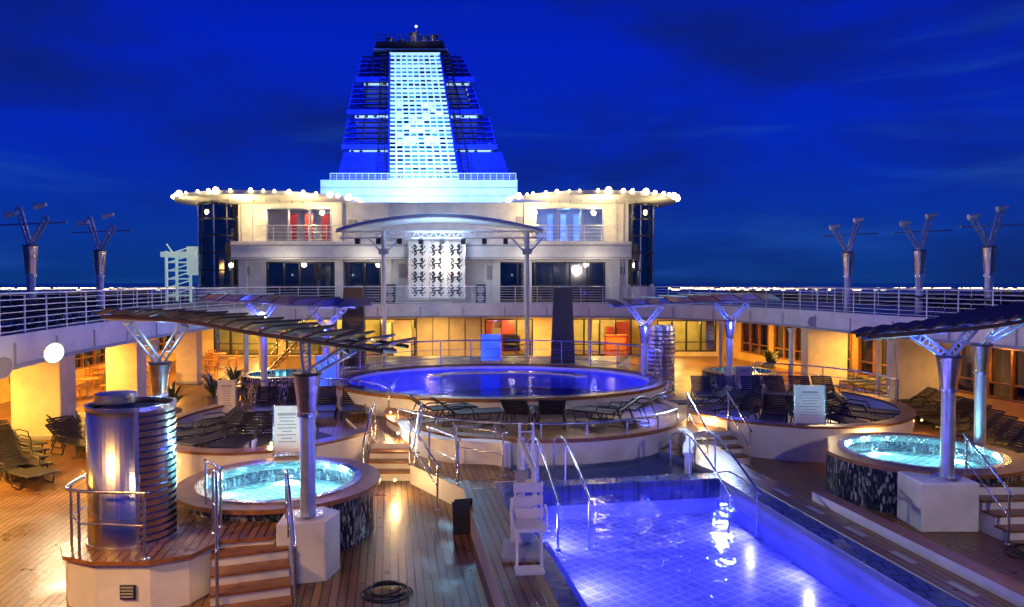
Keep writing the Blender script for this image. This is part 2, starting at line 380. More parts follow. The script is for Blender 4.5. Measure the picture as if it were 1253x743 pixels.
mb=MB()
for a,b in ((-15.9,-8.2),(1.3,6.6)): rail(mb,[(a,45.7,7.25),(b,45.7,7.25)],h=1,nb=4,sp=1.1)
mb.obj('balcony_rails',bd)
mb=MB()
for x in (-15,-13.9,-12.8): mb.bx(x,x+.55,49.5,49.6,7.3,9.3,redm)
for x in (2.4,3.3,4.2): mb.bx(x,x+.35,50,50.1,7.3,9.3,blueneon)
for i in range(14):
    x=random.uniform(-19,12); mb.bx(x,x+random.uniform(.4,1.2),50.6,51.4,0,random.uniform(.8,2.1),random.choice([redm,leaf,woodtrim,whitewarm,orangewall]))
for i in range(12):
    x=random.uniform(-16,6); mb.bx(x,x+random.uniform(.4,1.4),49.5,50.4,3.4,random.uniform(4.2,5.4),random.choice([redm,grey,woodtrim,whitewarm,black]))
for x in (-17.5,-12.5,-8,-.3,5,7.5,11): mb.bx(x-.5,x+.5,48.5,49.5,2.68,2.74,lampy)
for x in (-14.5,-10.5,0,2.6,4.9): mb.sph((x,48.6,5.2),.07,lampw)
mb.obj('interior_fittings',bd)
# stage backdrop with lizard motifs
mb=MB(); mb.bx(-6.3,-2.9,44.9,45.0,3.75,7.15,white)
for x in (-6.35,-5.05,-3.95,-2.9): mb.bx(x,x+.06,44.85,44.9,3.7,7.2,steel)
for c in range(3):
    for r_ in range(4):
        cx=-5.7+c*1.12; cz=4.2+r_*.82
        for s_ in(-1,1):
            mb.tube([(cx+s_*.19+.09*math.sin(t*1.6+s_),44.88,cz-.3+t*.095) for t in range(7)],.055,black,5)
            mb.tube([(cx+s_*.19,44.88,cz+.12),(cx+.34*s_,44.88,cz+.16),(cx+.42*s_,44.88,cz+.27)],.035,black,4)
            mb.tube([(cx+s_*.19,44.88,cz-.1),(cx+.36*s_,44.88,cz-.14),(cx+.42*s_,44.88,cz-.02)],.035,black,4)
            mb.sph((cx+s_*.22,44.87,cz+.3),.085,black,6,4)
        mb.tube([(cx-.2,44.88,cz),(cx+.2,44.88,cz+.05)],.05,black,4)
mb.obj('stage_backdrop')
for x in (-7.4,-1.9):
    m=MB(); m.bx(x-.3,x+.3,44.6,45.1,3.4,4.6,black)
    for z in (3.75,4.25): m.cyl((x,44.6,z),(x,44.56,z),.2,.22,grey,16)
    m.obj('loudspeaker',bevel=.02)

# stage canopy
sc_=empty('stage_canopy')
mb=MB(); cx=-3.95; hw=5.6; nx,ny=28,6; vs=[]
for side in (0,1):
    for j in range(ny+1):
        for i in range(nx+1):
            u=-1+2*i/nx; v=-1+2*j/ny
            x=cx+hw*u*(1-.1*(v+1)*.2); y=41.2+2.6*v*(1-.55*u*u); z=7.55+.85*(1-u*u)*(1-.25*v*v)+(.09 if side else 0)
            vs.append((x,y,z))
def idx(s,j,i): return s*(nx+1)*(ny+1)+j*(nx+1)+i
fs=[]
for j in range(ny):
    for i in range(nx):
        fs.append((idx(1,j,i),idx(1,j,i+1),idx(1,j+1,i+1),idx(1,j+1,i))); fs.append((idx(0,j,i+1),idx(0,j,i),idx(0,j+1,i),idx(0,j+1,i+1)))
for i in range(nx):
    fs.append((idx(0,0,i),idx(0,0,i+1),idx(1,0,i+1),idx(1,0,i))); fs.append((idx(0,ny,i+1),idx(0,ny,i),idx(1,ny,i),idx(1,ny,i+1)))
canv=M('canopy_fabric',(.55,.66,.8),.5)
mb.add(vs,fs,canv,True); mb.obj('fabric_shell',sc_)
mb=MB()
mb.tube([(cx+hw*u/10,38.62+2.6*.55*(u/10)**2,7.5+.64*(1-(u/10)**2)) for u in range(-10,11)],.07,white,8)
for z in (7.15,7.5): mb.cyl((-9.4,40.2,z),(1.5,40.2,z),.05,.05,white,8)
for i in range(23):
    x=-9.3+i*.48; mb.cyl((x,40.2,7.15),(x+.24,40.2,7.5),.025,.025,white,5); mb.cyl((x+.24,40.2,7.5),(x+.46,40.2,7.15),.025,.025,white,5)
for i in range(9):
    x=-8.4+i*1.15; mb.box((x,40.1,6.95),(.25,.3,.3),black); 
for x in (-6.96,.82):
    mb.cyl((x,40,0),(x,40,7.5),.12,.12,white,14); mb.box((x,40,6.4),(.5,.5,.3),grey); mb.cyl((x,40,0),(x,40,.1),.3,.3,steel,14)
    mb.cyl((x,40,6.2),(x-.9,40.2,7.2),.05,.05,white,8); mb.cyl((x,40,6.2),(x+.9,40.2,7.2),.05,.05,white,8)
mb.obj('frame',sc_)
light('AREA','canopy_light',(cx,40.6,6.9),300,(.35,.6,1),3,(cx,41,9))
light('SPOT','canopy_top_light',(cx,46,12.3),900,(.35,.8,1),.5,(cx,41,8.2),80)
light('POINT','canopy_front_light',(cx,37.5,6.9),120,(.5,.75,1),.2)

# ------------------------------------------------------------ funnel
fn=empty('ship_funnel')
T=[(12.75,15.0,-13.8,-.1,-13.3,-.8),(15.2,17.85,-13.4,-1.2,-13.0,-1.8),(18.05,20.55,-13.05,-2.35,-12.7,-3.2),(20.75,23.0,-12.4,-3.0,-12.15,-4.0)]
def cl(z): t=(z-12.7)/10.3; return -9.6-.2*t
def cr(z): t=(z-12.7)/10.3; return -4.1-1.65*t
def yf(z): return 58+(z-12.7)*.18
def frus(mb,z0,z1,a0,b0,a1,b1,y0,y1,yb,mat):
    mb.add([(a0,y0,z0),(b0,y0,z0),(b0,yb,z0),(a0,yb,z0),(a1,y1,z1),(b1,y1,z1),(b1,yb,z1),(a1,yb,z1)],[(0,3,2,1),(4,5,6,7),(0,1,5,4),(1,2,6,5),(2,3,7,6),(3,0,4,7)],mat)
mb=MB()
for k,(z0,z1,a0,b0,a1,b1) in enumerate(T):
    ins=.0 if k==0 else .7
    frus(mb,z0,z1,a0+ins,b0-ins,a1+ins,b1-ins,yf(z0)+ins,yf(z1)+ins,67,funnelblue if k==0 else funneldark)
    if k:
        n=6
        for i in range(n):
            t=(i+.5)/n; z=z0+(z1-z0)*t; a=a0+(a1-a0)*t; b=b0+(b1-b0)*t
            mb.add([(a,yf(z)-.12,z-.17),(b,yf(z)-.12,z-.17),(b,yf(z)+.25,z+.14),(a,yf(z)+.25,z+.14),(a,yf(z)-.12,z-.12),(b,yf(z)-.12,z-.12),(b,yf(z)+.25,z+.19),(a,yf(z)+.25,z+.19)],
               [(0,3,2,1),(4,5,6,7),(0,1,5,4),(1,2,6,5),(2,3,7,6),(3,0,4,7)],funnelblue)
            for (xs,xe) in ((a,a+.5),(b-.5,b)): mb.bx(xs,xe,yf(z)+.26,67,z-.04,z+.06,funnelblue)
        for x_ in (.0,.12,.24,.86,.93,1.0):
            xb=a0+(b0-a0)*x_; xt=a1+(b1-a1)*x_
            mb.cyl((xb,yf(z0)-.15,z0),(xt,yf(z1)-.15,z1),.05,.05,funneldark if 0<x_<1 else funnelblue,5)
        mb.bx(a0-.05,b0+.05,yf(z0)-.2,yf(z0)-.14,z0,z0+.38,funnelblue)
    mb.bx(a0+.5,b0-.5,yf(z0)+.25,67,z0-.19,z0-.01,whitegrid)
    for i in range(int((b0-a0)/.7)):
        if random.random()<.7: mb.bx(a0+.6+i*.7,a0+.85+i*.7,yf(z0)+.2,yf(z0)+.24,z0-.17,z0-.03,black)
mb.obj('louvre_tiers',fn)
mb=MB()
z0,z1=12.75,23.0
mb.add([(cl(z0),yf(z0)-.24,z0),(cr(z0),yf(z0)-.24,z0),(cr(z1),yf(z1)-.24,z1),(cl(z1),yf(z1)-.24,z1)],[(0,1,2,3)],panelc)
n=30
for i in range(n+1):
    z=z0+(z1-z0)*i/n; mb.box(((cl(z)+cr(z))/2,yf(z)-.38,z),(cr(z)-cl(z),.1,.11 if i%3 else .2),whitegrid)
for i in range(10):
    t=i/9; xb=cl(z0)+(cr(z0)-cl(z0))*t; xt=cl(z1)+(cr(z1)-cl(z1))*t
    mb.cyl((xb,yf(z0)-.38,z0),(xt,yf(z1)-.38,z1),.07 if i%9 else .1,.06 if i%9 else .1,whitegrid if i%9 else funnelblue,5)
for t in (-.12,1.12):
    xb=cl(z0)+(cr(z0)-cl(z0))*t; xt=cl(z1)+(cr(z1)-cl(z1))*t
    for d in (-.25,.25): mb.cyl((xb+d,yf(z0)-.3,z0),(xt+d,yf(z1)-.3,z1),.04,.04,black,5)
    for i in range(34):
        q=i/33; mb.cyl((xb+(xt-xb)*q-.25,yf(z0)+(yf(z1)-yf(z0))*q-.3,z0+(z1-z0)*q),(xb+(xt-xb)*q+.25,yf(z0)+(yf(z1)-yf(z0))*q-.3,z0+(z1-z0)*q),.03,.03,black,4)
random.seed(5)
for i in range(170):
    z=z0+(z1-z0)*(random.randrange(30)+.5)/n; w=cr(z)-cl(z); x=cl(z)+w*(random.randrange(9)+.5)/9
    mb.box((x,yf(z)-.30,z),(w/9*random.uniform(.5,1),.04,random.uniform(.1,.26)),funneldark)
for i in range(34):
    z=z0+(z1-z0)*(random.randrange(8,19)+.5)/n; w=cr(z)-cl(z); x=cl(z)+w*(random.randrange(1,8)+.5)/9
    mb.box((x,yf(z)-.42,z),(w/9*random.uniform(.6,1.2),.03,random.uniform(.15,.3)),whitegrid,R=Matrix.Rotation(random.uniform(-.7,.7),3,'Y'))
mb.obj('centre_panel',fn)
mb=MB()
frus(mb,23,24.3,-11.3,-5.2,-11.0,-5.6,60,60.4,66,black)
mb.bx(-11.2,-5.2,60,66,23.5,23.6,steeld)
for x,h,r in((-10.2,24.9,.3),(-9.2,24.8,.25),(-8.2,25.3,.35),(-7.3,25.0,.3),(-6.5,25.1,.3),(-6,24.7,.2)):
    mb.cyl((x,62,24.2),(x,62,h),r,r,bronze,12); mb.cyl((x,62,h),(x,62,h+.12),r*1.2,r*1.2,black,12)
mb.cyl((-8,62,25),(-8,62,26),.03,.03,black,5); mb.sph((-8,62,26.05),.08,lampw)
rail(mb,[(-11,60.3,24.3),(-5.6,60.3,24.3)],h=.5,nb=2,sp=.6,mat=black)
mb.obj('funnel_cap',fn)
light('POINT','funnel_top_lamp',(-8,60.5,26),140,(1,.8,.45),.15)
mb=MB(); mb.bx(-14.2,.3,57,68,12.2,12.6,white); rail(mb,[(-14,56.9,12.2),(.3,56.9,12.2)],h=.9,nb=6,sp=.5,mat=whitegrid)
mb.obj('funnel_base',fn)
for x in (-13.5,-1): light('AREA','funnel_flood',(x,47.5,11.2),3300,(.05,.13,1),1,(x*.8-1,59,18.5))
light('AREA','funnel_flood',(-7,53.5,12.8),200,(.6,1,.95),1,(-7,60,18))
light('AREA','funnel_flood',(-7,50,10.6),380,(.5,.95,1),2,(-7,55,11.5))
mb=MB()
for x in (-23,-21.4):
    for y in (49,50.5): mb.cyl((x,y,3.4),(x,y,6.8),.1,.1,glowc,6)
for i in range(6):
    z=3.8+i*.55; mb.bx(-23,-21.4,49,49.08,z,z+.1,glowc); mb.cyl((-23,49,z),(-21.4,49,z+.5),.04,.04,glowc,5)
mb.bx(-23.3,-21,48.8,50.8,6.4,6.75,glowc); mb.cyl((-22.8,49.5,6.7),(-23.2,49.5,7.3),.06,.04,glowc); mb.bx(-21.6,-20.6,48.9,50.2,5.2,7.1,glowc); mb.obj('stair_tower')

# ------------------------------------------------------------ sculptural posts
def arm(mb,p,q,r=.03,gap=.09,mat=None):
    p=Vector(p);q=Vector(q); d=(q-p).normalized(); s=d.cross(Vector((0,1,0))).normalized()*gap
    mat=mat or steeld
    mb.cyl(p-s*.6,q-s,r,r,mat,6); mb.cyl(p+s*.6,q+s*1.0,r,r,mat,6)
    n=8
    for i in range(n):
        a=p.lerp(q,(i+.2)/n);b=p.lerp(q,(i+.8)/n); sg=1 if i%2 else -1
        mb.cyl(a-s*.9*sg,b+s*.9*sg,r*.6,r*.6,mat,5)
    mb.cyl(q-Vector((0,.04,0)),q+Vector((0,.04,0)),.07,.07,mat,12)
def post(mb,x,y,z0,zt,s=1,r=.12,armpts=()):
    mb.cyl((x,y,z0),(x,y,z0+.06),r*2,r*2,steel,16)
    mb.cyl((x,y,z0),(x,y,zt),r,r,steeld,16)
    mb.cyl((x,y,zt-.62*s),(x,y,zt),r*1.15,r*1.75,bronze,20)
    mb.cyl((x,y,zt-.66*s),(x,y,zt-.6*s),r*1.3,r*1.3,steel,20)
    mb.cyl((x,y,zt),(x,y,zt+.04),r*1.85,r*1.85,black,20)
    for a in armpts: arm(mb,(x,y,zt),a)
for x,y in ((-17,26),(-16.8,30),(14.6,32),(16.6,30),(17.5,27)):
    m=MB(); zt=6.0; sg=-1 if x<0 else 1
    for s in (-1,1): arm(m,(x,y,zt),(x+s*.5-.1*sg,y,zt+(1.35 if s*sg>0 else 1.0)),.045,.09)
    post(m,x,y,3.4,zt,1.6,.14)
    m.cyl((x-1.1,y,zt+.75),(x+1.3,y,zt+.85),.03,.03,steeld,6)
    for q,h in ((x-.62,1.1),(x+.42,1.4)): m.cyl((q-.2,y-.05,zt+h),(q+.2,y-.05,zt+h+.08),.12,.07,white,10)
    m.obj('mast_lamp_post')
def canopy(L,w,dark,posts,name,pitch,blade,tilt):
    """sun canopy made of tilted cross blades on two longitudinal rails"""
    m=MB(); P=cat(L,8); P=resample(P,pitch); n=len(P)
    W_=[w[0]+(w[1]-w[0])*math.sin(math.pi*min(1,i/(n-1)*.75)) for i in range(n)]
    A=[];B=[]
    for i,p in enumerate(P):
        t=(P[min(n-1,i+1)]-P[max(0,i-1)]); t.z=0; t.normalize(); s=Vector((-t.y,t.x,0)); a=p+s*W_[i]/2; b=p-s*W_[i]/2; A.append(a);B.append(b)
        R=Matrix.Rotation(math.atan2(t.y,t.x),3,'Z')@Matrix.Rotation(tilt,3,'Y')
        m.box(p+Vector((0,0,.05)),(blade,W_[i],.035),dark,R=R)
    for e in (A,B): m.tube([q-Vector((0,0,.06)) for q in e],.04,dark if dark is darkslat else steeld,6)
    m.tube([q-Vector((0,0,.1)) for q in P],.05,steeld,6)
    for (x,y,z0,zt,arms) in posts: post(m,x,y,z0,zt,1,.125,arms)
    return m.obj(name)
canopy([(-8.1,14.7,4.12),(-6.0,14.3,4.06),(-4.0,13.3,3.88),(-2.0,12.6,3.66)],(.3,1.2),darkslat,
  [(-3.3,11.8,.95,3.25,[(-3.62,12.8,3.8),(-2.75,12.7,3.62)]),(-7.3,15.2,0,3.05,[(-7.75,14.8,3.95),(-6.5,14.6,3.92)])],'slatted_sun_canopy',.44,.34,-.3)
canopy([(6.5,13.6,3.8),(8.6,14.2,3.95),(10.6,15.4,4.12),(12.4,16.4,4.25)],(.3,1.2),darkslat,
  [(8.4,14.1,.95,3.3,[(7.7,14.1,3.76),(9.0,14.3,3.88)]),(11,17.2,0,3.25,[(10.6,15.8,4.0),(11.6,16.2,4.1)])],'slatted_sun_canopy',.44,.34,-.3)
canopy([(-11.2,27.5,4.15),(-9,27.3,4.1),(-7.2,26.8,4.0),(-5.6,26.3,3.95)],(1.2,2.8),blueslat,
  [(-6.7,26.4,0,3.1,[(-7.3,26.6,3.85),(-6.0,26.4,3.8)]),(-9.6,28.4,0,3.3,[(-10.1,28,3.9),(-9,28,3.95)])],'slatted_sun_canopy',.78,.52,-.5)
canopy([(3.7,26.6,3.95),(5.4,27,4.02),(7.4,27.4,4.12),(9.4,27.8,4.15)],(1.2,2.8),blueslat,
  [(4.9,27.1,0,3.1,[(4.3,27.0,3.85),(5.5,27.0,3.85)]),(8.3,28,0,3.25,[(7.7,27.8,3.9),(8.9,27.8,3.95)])],'slatted_sun_canopy',.78,.52,.5)
for x,y in ((-6.7,25.9),(4.9,26.6),(8.3,27.5),(-9.6,27.9)):
    light('POINT','canopy_blue_spot',(x,y,3.0),150,(.06,.1,1),.1)
light('POINT','blue_accent_light',(8.1,13.7,3.6),34,(.06,.12,1),.05); light('POINT','blue_accent_light',(10.8,16.8,3.6),28,(.06,.12,1),.05)
light('POINT','blue_accent_light',(-5.0,11.9,2.0),26,(.06,.12,1),.05); light('POINT','blue_accent_light',(-7.2,14.9,3.5),16,(.2,.5,1),.05)  # first one is added beside the drum to tint it blue, no post lamp

# louvred towers
for x,y,z0 in ((-6.35,29.4,1.3),(2.1,30.4,1.3)):
    m=MB(); frus(m,z0,z0+3.2,x-.5,x+.5,x-.38,x+.38,y-.2,y-.05,y+.25,black)
    for i in range(15): m.box((x,y-.22+.012*i,z0+.15+i*.19),(.8-.014*i,.08,.03),funneldark)
    m.box((x,y,z0+.05),(1.1,.6,.1),grey); m.obj('louvred_speaker_tower')

# ------------------------------------------------------------ MAIN POOL (ship-axis aligned)
mp=empty('main_pool')
a0,a1=2.5,7.17; b0,b1=2.0,15.1
mb=MB()
def rectS(a,b,c,d): return [S(a,c),S(b,c),S(b,d),S(a,d)]
zc=.45
mb.prism(rectS(1.5,2.2,b0-1,15.1),0,zc,white,top=wood); mb.prism(rectS(2.2,a0,b0-1,15.1),0,zc-.02,white,top=tile_dark)
mb.prism(rectS(a1,7.62,b0-1,15.1),0,zc-.02,white,top=tile_dark); mb.prism(rectS(7.62,8.2,b0-1,16.2),0,zc,white,top=wood)
mb.prism(rectS(8.2,8.5,b0-1,13.2),0,.62,white,top=woodtrim)
mb.prism(rectS(a0,a1,b0-1,b0),0,zc,white,top=tile_dark)
mb.prism(rectS(2.2,7.62,15.1,15.55),0,zc-.02,tile_dark,top=tile_dark)
for k in range(11):
    x,y=S(7.9,3+k*1.2); mb.box((x,y,zc+.004),(.12,.5,.006),grey,SHIP)
mb.obj('coping',mp,bevel=.015)
mb=MB()
zf=-.3
c=[S(a0,b0),S(a1,b0),S(a1,b1),S(a0,b1)]
mb.add([(x,y,zf) for x,y in c],[(0,1,2,3)],tile_blue)
pwall=M('pool_wall',(.3,.35,.75),.3)
for i in range(4):
    p,q=c[i],c[(i+1)%4]; mb.add([(*p,zf),(*q,zf),(*q,zc-.03),(*p,zc-.03)],[(0,1,2,3)],pwall)
mb.prism(rectS(a0+.01,a0+.32,b0+.1,b1-2.2),zf,.05,basin,top=basin)
mb.obj('pool_shell',mp)
MB().add([(*p,.3) for p in c],[(0,1,2,3)],watermat('pool_water',(.8,.82,1),2.6,.45,refl=(.45,.5,1))).obj('water',mp)
PB=(.17,.16,1)
for b in (4,6.5,9,11.5,13.6):
    x,y=S(a0+.4,b); tx,ty=S(a1,b); light('AREA','pool_light',(x,y,.14),52,PB,.3,(tx,ty,-.1))
    x,y=S(a1-.05,b); tx,ty=S(a0,b); light('AREA','pool_light',(x,y,.14),52,PB,.3,(tx,ty,-.1))
x,y=S(4.8,2.2); tx,ty=S(4.8,10); light('AREA','pool_light',(x,y,.1),150,(.22,.22,1),.4,(tx,ty,-.1))
# wading basin between pool and terrace
wb=empty('wading_basin')
A=[S(2.9,15.56),S(7.3,15.56)]+[(3.75,18.9),(2.2,18.3),(.6,18.05),(-.6,18.5)]
mb=MB()
mb.prism([S(1.5,15.12),S(2.2,15.12),S(2.2,15.56),S(2.9,15.56),(-.6,18.5),(.2,19),(-2.6,20),(-2.4,17.2)],0,zc,white,top=wood)
mb.prism([S(7.3,15.56),S(7.62,15.56),S(7.62,16.2),S(8.2,16.2),(5.4,19.0),(4.9,20),(3.75,18.9)],0,zc,white,top=wood)
mb.prism(A,0.004,.2,basin)
def curvedwall(mb,pts,th,z0,z1):
    C=[(p.x,p.y) for p in cat(pts,8)]; 
    mb.band(off(C,th/2),off(C,-th/2),z0,z1,white,closed=False); mb.band(off(C,th/2+.04),off(C,-th/2-.04),z1,z1+.05,white,closed=False)
curvedwall(mb,[(-3.0,19.8),(-2.5,18.5),(-1.5,17.5),(-.5,17.3),(-.1,17.0)],.2,.0,.95)
curvedwall(mb,[(4.5,19.4),(4.5,18.4),(4.2,17.4),(4.0,16.6)],.16,.0,.82)
mb.obj('basin_shell',wb)
m=MB(); m.add([(*p,.33) for p in A],[tuple(range(len(A)))],watermat('basin_water',(.88,.95,.98),4,.2,refl=(.6,.7,.8))); m.obj('basin_water',wb)
light('SPOT','basin_fill',(6.5,22.5,3.6),1700,(.68,.85,1),.1,(1.6,17,.1),60)  # both spots added without a fixture, to brighten the basin
light('SPOT','basin_fill',(-5.5,20.5,3.6),1300,(.8,.9,1),.1,(1.7,17,.1),50)

# ------------------------------------------------------------ terraces
def terrace(name,cx,cy,rx,ry,z,capw=.28,wall=0.0,a0=0,a1=TAU,floor=None,n=72):
    m=MB(); e=ell(cx,cy,rx,ry,n); m.prism(e,0,z,white,top=floor or wood)
    if wall:
        A=ell(cx,cy,rx+.02,ry+.02,n,a0,a1,False); B=ell(cx,cy,rx-capw,ry-capw,n,a0,a1,False)
        m.band(A,B,z-.01,z+wall,white,closed=False)
        A=ell(cx,cy,rx+.07,ry+.07,n,a0,a1,False); B=ell(cx,cy,rx-capw-.05,ry-capw-.05,n,a0,a1,False)
        m.band(A,B,z+wall,z+wall+.06,woodtrim,closed=False)
    else:
        A=ell(cx,cy,rx+.06,ry+.06,n); B=ell(cx,cy,rx-capw,ry-capw,n); m.band(A,B,z-.07,z+.025,woodtrim)
    return m.obj(name)
R_=math.radians
terrace('lounge_terrace',.7,21.9,4.4,4.3,.95,floor=wood)
terrace('lounge_terrace',-6.5,20.5,3.1,4.2,.6,wall=.3,a0=R_(-215),a1=R_(-20))
terrace('lounge_terrace',8.5,23.5,3.7,4.3,.6,wall=.3,a0=R_(-165),a1=R_(30))
m=MB(); m.prism([(-3.5,18.4),(-2.2,18.4),(-2.0,22),(-4.2,24),(-5,22)],0,.68,white,top=wood)
def steps(m,x,y,ang,w,n,rise,run,ztop):
    """steps descend in direction ang from (x,y) (top edge centre)"""
    d=Vector((math.cos(ang),math.sin(ang),0))
    for i in range(n):
        z=ztop-rise*(i+1)
        if z<=.01: break
        c=Vector((x,y,0))+d*(run*(i+.5)); m.box((c.x,c.y,z/2),(run,w,z),white,ang)
        c2=c+d*.012; m.box((c2.x,c2.y,z+.02),(run+.03,w+.02,.04),woodtrim,ang)
steps(m,-2.9,18.4,-math.pi/2,1.25,4,.17,.32,.68)
m.obj('terrace_stairs')
m=MB(); m.prism([(4.6,19.8),(6,20),(5.8,23.5),(4.2,23)],0,.68,white,top=wood); steps(m,5.4,19.9,-math.pi/2+.2,1.2,4,.17,.32,.68); m.obj('terrace_stairs')
# upper round pool
up=empty('round_pool')
zr=1.32
pcx,pcy=-.45,25.9
O=ell(pcx,pcy,5.75,4.7,96); I=ell(pcx,pcy,5.25,3.95,96)
mb=MB(); mb.band(O,I,0,zr,white,top=tile_dark)
mb.band(ell(pcx,pcy,5.81,4.76,96),ell(pcx,pcy,5.55,4.5,96),zr-.05,zr+.05,woodtrim)
mb.prism(ell(pcx,pcy,5.24,3.94,96),0.004,.5,tile_blue)
mb.band(ell(pcx+.3,pcy+1.1,2.9,1.6,48,0,math.pi,False),ell(pcx+.3,pcy+1.1,2.5,1.2,48,0,math.pi,False),.5,zr-.03,basin,top=tile_dark,closed=False); mb.obj('pool_shell',up)
mb=MB(); mb.prism([(-6.5,30.7),(4.5,30.7),(5.5,34),(-6.5,34)],0,zr-.01,white,top=wood); mb.prism([(-7.0,28.4),(-5.3,28.8),(-5.0,30.6),(-7,30.6)],0,zr-.015,white,top=wood); mb.prism([(1,30.4),(4,28.9),(4.8,30.4),(4,30.65),(1,30.65)],0,zr-.02,white,top=wood); mb.prism([(-7.0,24.4),(-6.0,24.0),(-5.8,28.2),(-7.0,28.3)],0,.95,white,top=wood); mb.obj('back_platform',up)
MB().add([(x,y,zr-.1) for x,y in ell(pcx,pcy,5.25,3.95,96)],[tuple(range(96))],watermat('round_pool_water',(.6,.65,1),2.5,.6,refl=(.25,.3,1))).obj('water',up)
for k in range(6):
    a=TAU*k/6+.3; x=pcx+5.0*math.cos(a); y=pcy+3.7*math.sin(a); light('AREA','pool_light',(x,y,.95),110,(.045,.055,1),.4,(pcx,pcy,.5))
for x,y in ((-9.6,30.5),(9.8,31.5)):
    e=empty('small_whirlpool'); m=MB(); m.band(ell(x,y,1.6,1.6,40),ell(x,y,1.3,1.3,40),0,.95,mosaicm,top=woodtrim); m.prism(ell(x,y,1.29,1.29,40),0.004,.3,tub_in); m.obj('tub',e)
    m=MB(); m.add([(p,q,.85) for p,q in ell(x,y,1.3,1.3,40)],[tuple(range(40))],watermat('tubw',(.7,.95,1),6,.5)); m.obj('water',e)
    light('POINT','tub_light',(x,y,.6),60,(.25,.8,1),.1)

# ------------------------------------------------------------ hot tubs
foam=M('foamy_water_bottom',(.6,.85,.88),.4,noise=(4,.6))
def hot_tub(cx,cy,R,pw):
    e=empty('hot_tub'); m=MB()
    m.band(ell(cx,cy,R-.12,R-.12,72),ell(cx,cy,R-.42,R-.42,72),0,.9,mosaicm)
    m.band(ell(cx,cy,R,R,72),ell(cx,cy,R-.4,R-.4,72),.9,.98,woodtrim)
    m.band(ell(cx,cy,R-.36,R-.36,72),ell(cx,cy,R-.5,R-.5,72),.86,1.0,steel)
    m.prism(ell(cx,cy,R-.43,R-.43,60),.05,.35,foam); m.band(ell(cx,cy,R-.43,R-.43,60),ell(cx,cy,R-.85,R-.85,60),.35,.6,tub_in)
    m.obj('shell',e)
    m=MB(); n=40; vs=[];fs=[]; rr=R-.45
    for j in range(n//2+1):
        for k in range(n):
            r=rr*j/(n//2); a=TAU*k/n; amp=.018*(1-abs(2*j/(n//2)-1)**3)
            vs.append((cx+r*math.cos(a),cy+r*math.sin(a),.85+random.uniform(-amp,amp)))
    for j in range(n//2):
        for k in range(n): fs.append((j*n+k,(j+1)*n+k,(j+1)*n+(k+1)%n,j*n+(k+1)%n))
    m.add(vs,fs,watermat('tub_water',(.78,.98,1),7,.8),True); m.obj('water',e)
    m=MB(); net=rubber
    for s in(-1,1):
        d=-rr
        while d<rr:
            h=math.sqrt(max(0,rr*rr-d*d)); ca,sa=math.cos(.785*s),math.sin(.785*s)
            P=[]
            for q in range(9):
                t=-h+2*h*q/8; P.append((cx+t*ca-d*sa,cy+t*sa+d*ca,.96-.05*(1-(t/rr)**2-(d/rr)**2)))
            m.tube(P,.004,net,3); d+=.15
    m.obj('safety_net',e)
    for k in range(5):
        a=TAU*k/5+.5; light('AREA','tub_light',(cx+(rr-.1)*math.cos(a),cy+(rr-.1)*math.sin(a),.72),pw,(.4,.87,1),.2,(cx,cy,.35))
hot_tub(-4.4,13.9,1.87,66); hot_tub(9.1,16.3,2.05,66)
m=MB()
m.prism([(-6.75,12.6),(-6.75,11.0),(-6.5,10.65),(-6,10.45),(-5.2,10.45),(-4.75,10.7),(-4.55,11.3),(-3.75,11.45),(-3.6,12.05),(-4.6,12.2),(-5.6,12.6),(-6.2,13.5)],0,.7,white,top=wood)
m.prism([(-6.82,12.6),(-6.82,11.0),(-6.55,10.6),(-6.02,10.38),(-5.18,10.38),(-4.7,10.65),(-4.5,11.25),(-3.75,11.42),(-3.62,12.05),(-4.6,12.2),(-5.6,12.6),(-6.25,13.5)],.7,.76,woodtrim,top=wood)
steps(m,-4.1,11.4,-math.pi/2+.35,1.1,4,.17,.3,.76)
m.bx(-5.62,-5.4,10.41,10.44,.2,.4,black) 
for i in range(4): m.bx(-5.6,-5.42,10.39,10.41,.23+i*.045,.25+i*.045,grey)
m.obj('tub_platform')
m=MB(); m.prism([(-3.68,11.35),(-2.95,11.55),(-2.85,12.1),(-3.2,12.35),(-3.75,12.2)],0,.95,white); m.obj('post_plinth',bevel=.03)
m=MB(); m.bx(7.75,8.85,13.8,14.7,0,.95,white); m.obj('post_plinth',bevel=.03)
m=MB(); m.prism([(8.87,14.25),(11,14.25),(11.3,15.2),(8.87,15.2)],0,.74,white,top=wood); steps(m,9.6,14.24,-math.pi/2+.1,1.4,4,.18,.32,.74); m.obj('tub_platform')

# louvred steel shower drum
m=MB(); cx,cy,r=-5.9,11.35,.62; z0,z1=.76,2.86
n=60
for i in range(n):
    a=TAU*i/n; b=TAU*(i+1)/n; aa=math.degrees(a)%360
    slotted = aa>303 or aa<20
    def P(t,z,rr=r): return (cx+rr*math.cos(t),cy+rr*math.sin(t),z)
    if not slotted: m.add([P(a,z0),P(b,z0),P(b,z1),P(a,z1),P(a,z0,r-.02),P(b,z0,r-.02),P(b,z1,r-.02),P(a,z1,r-.02)],[(0,1,2,3),(5,4,7,6),(3,2,6,7)],drumsteel,True)
    else:
        k=20
        for j in range(k):
            za=z0+(z1-z0)*j/k; zb=za+(z1-z0)/k*.78
            m.add([P(a,za),P(b,za),P(b,zb,r+.02),P(a,zb,r+.02)],[(0,1,2,3)],drumsteel,True)
m.lathe((cx,cy,0),[(r-.12,z0),(r-.12,z1-.06)],M('drum_liner',(.15,.2,.5),.3,.5),32)
m.lathe((cx,cy,0),[(r+.02,z1-.04),(r+.02,z1+.02),(r-.03,z1+.02),(r-.03,z1-.04)],drumsteel,48)
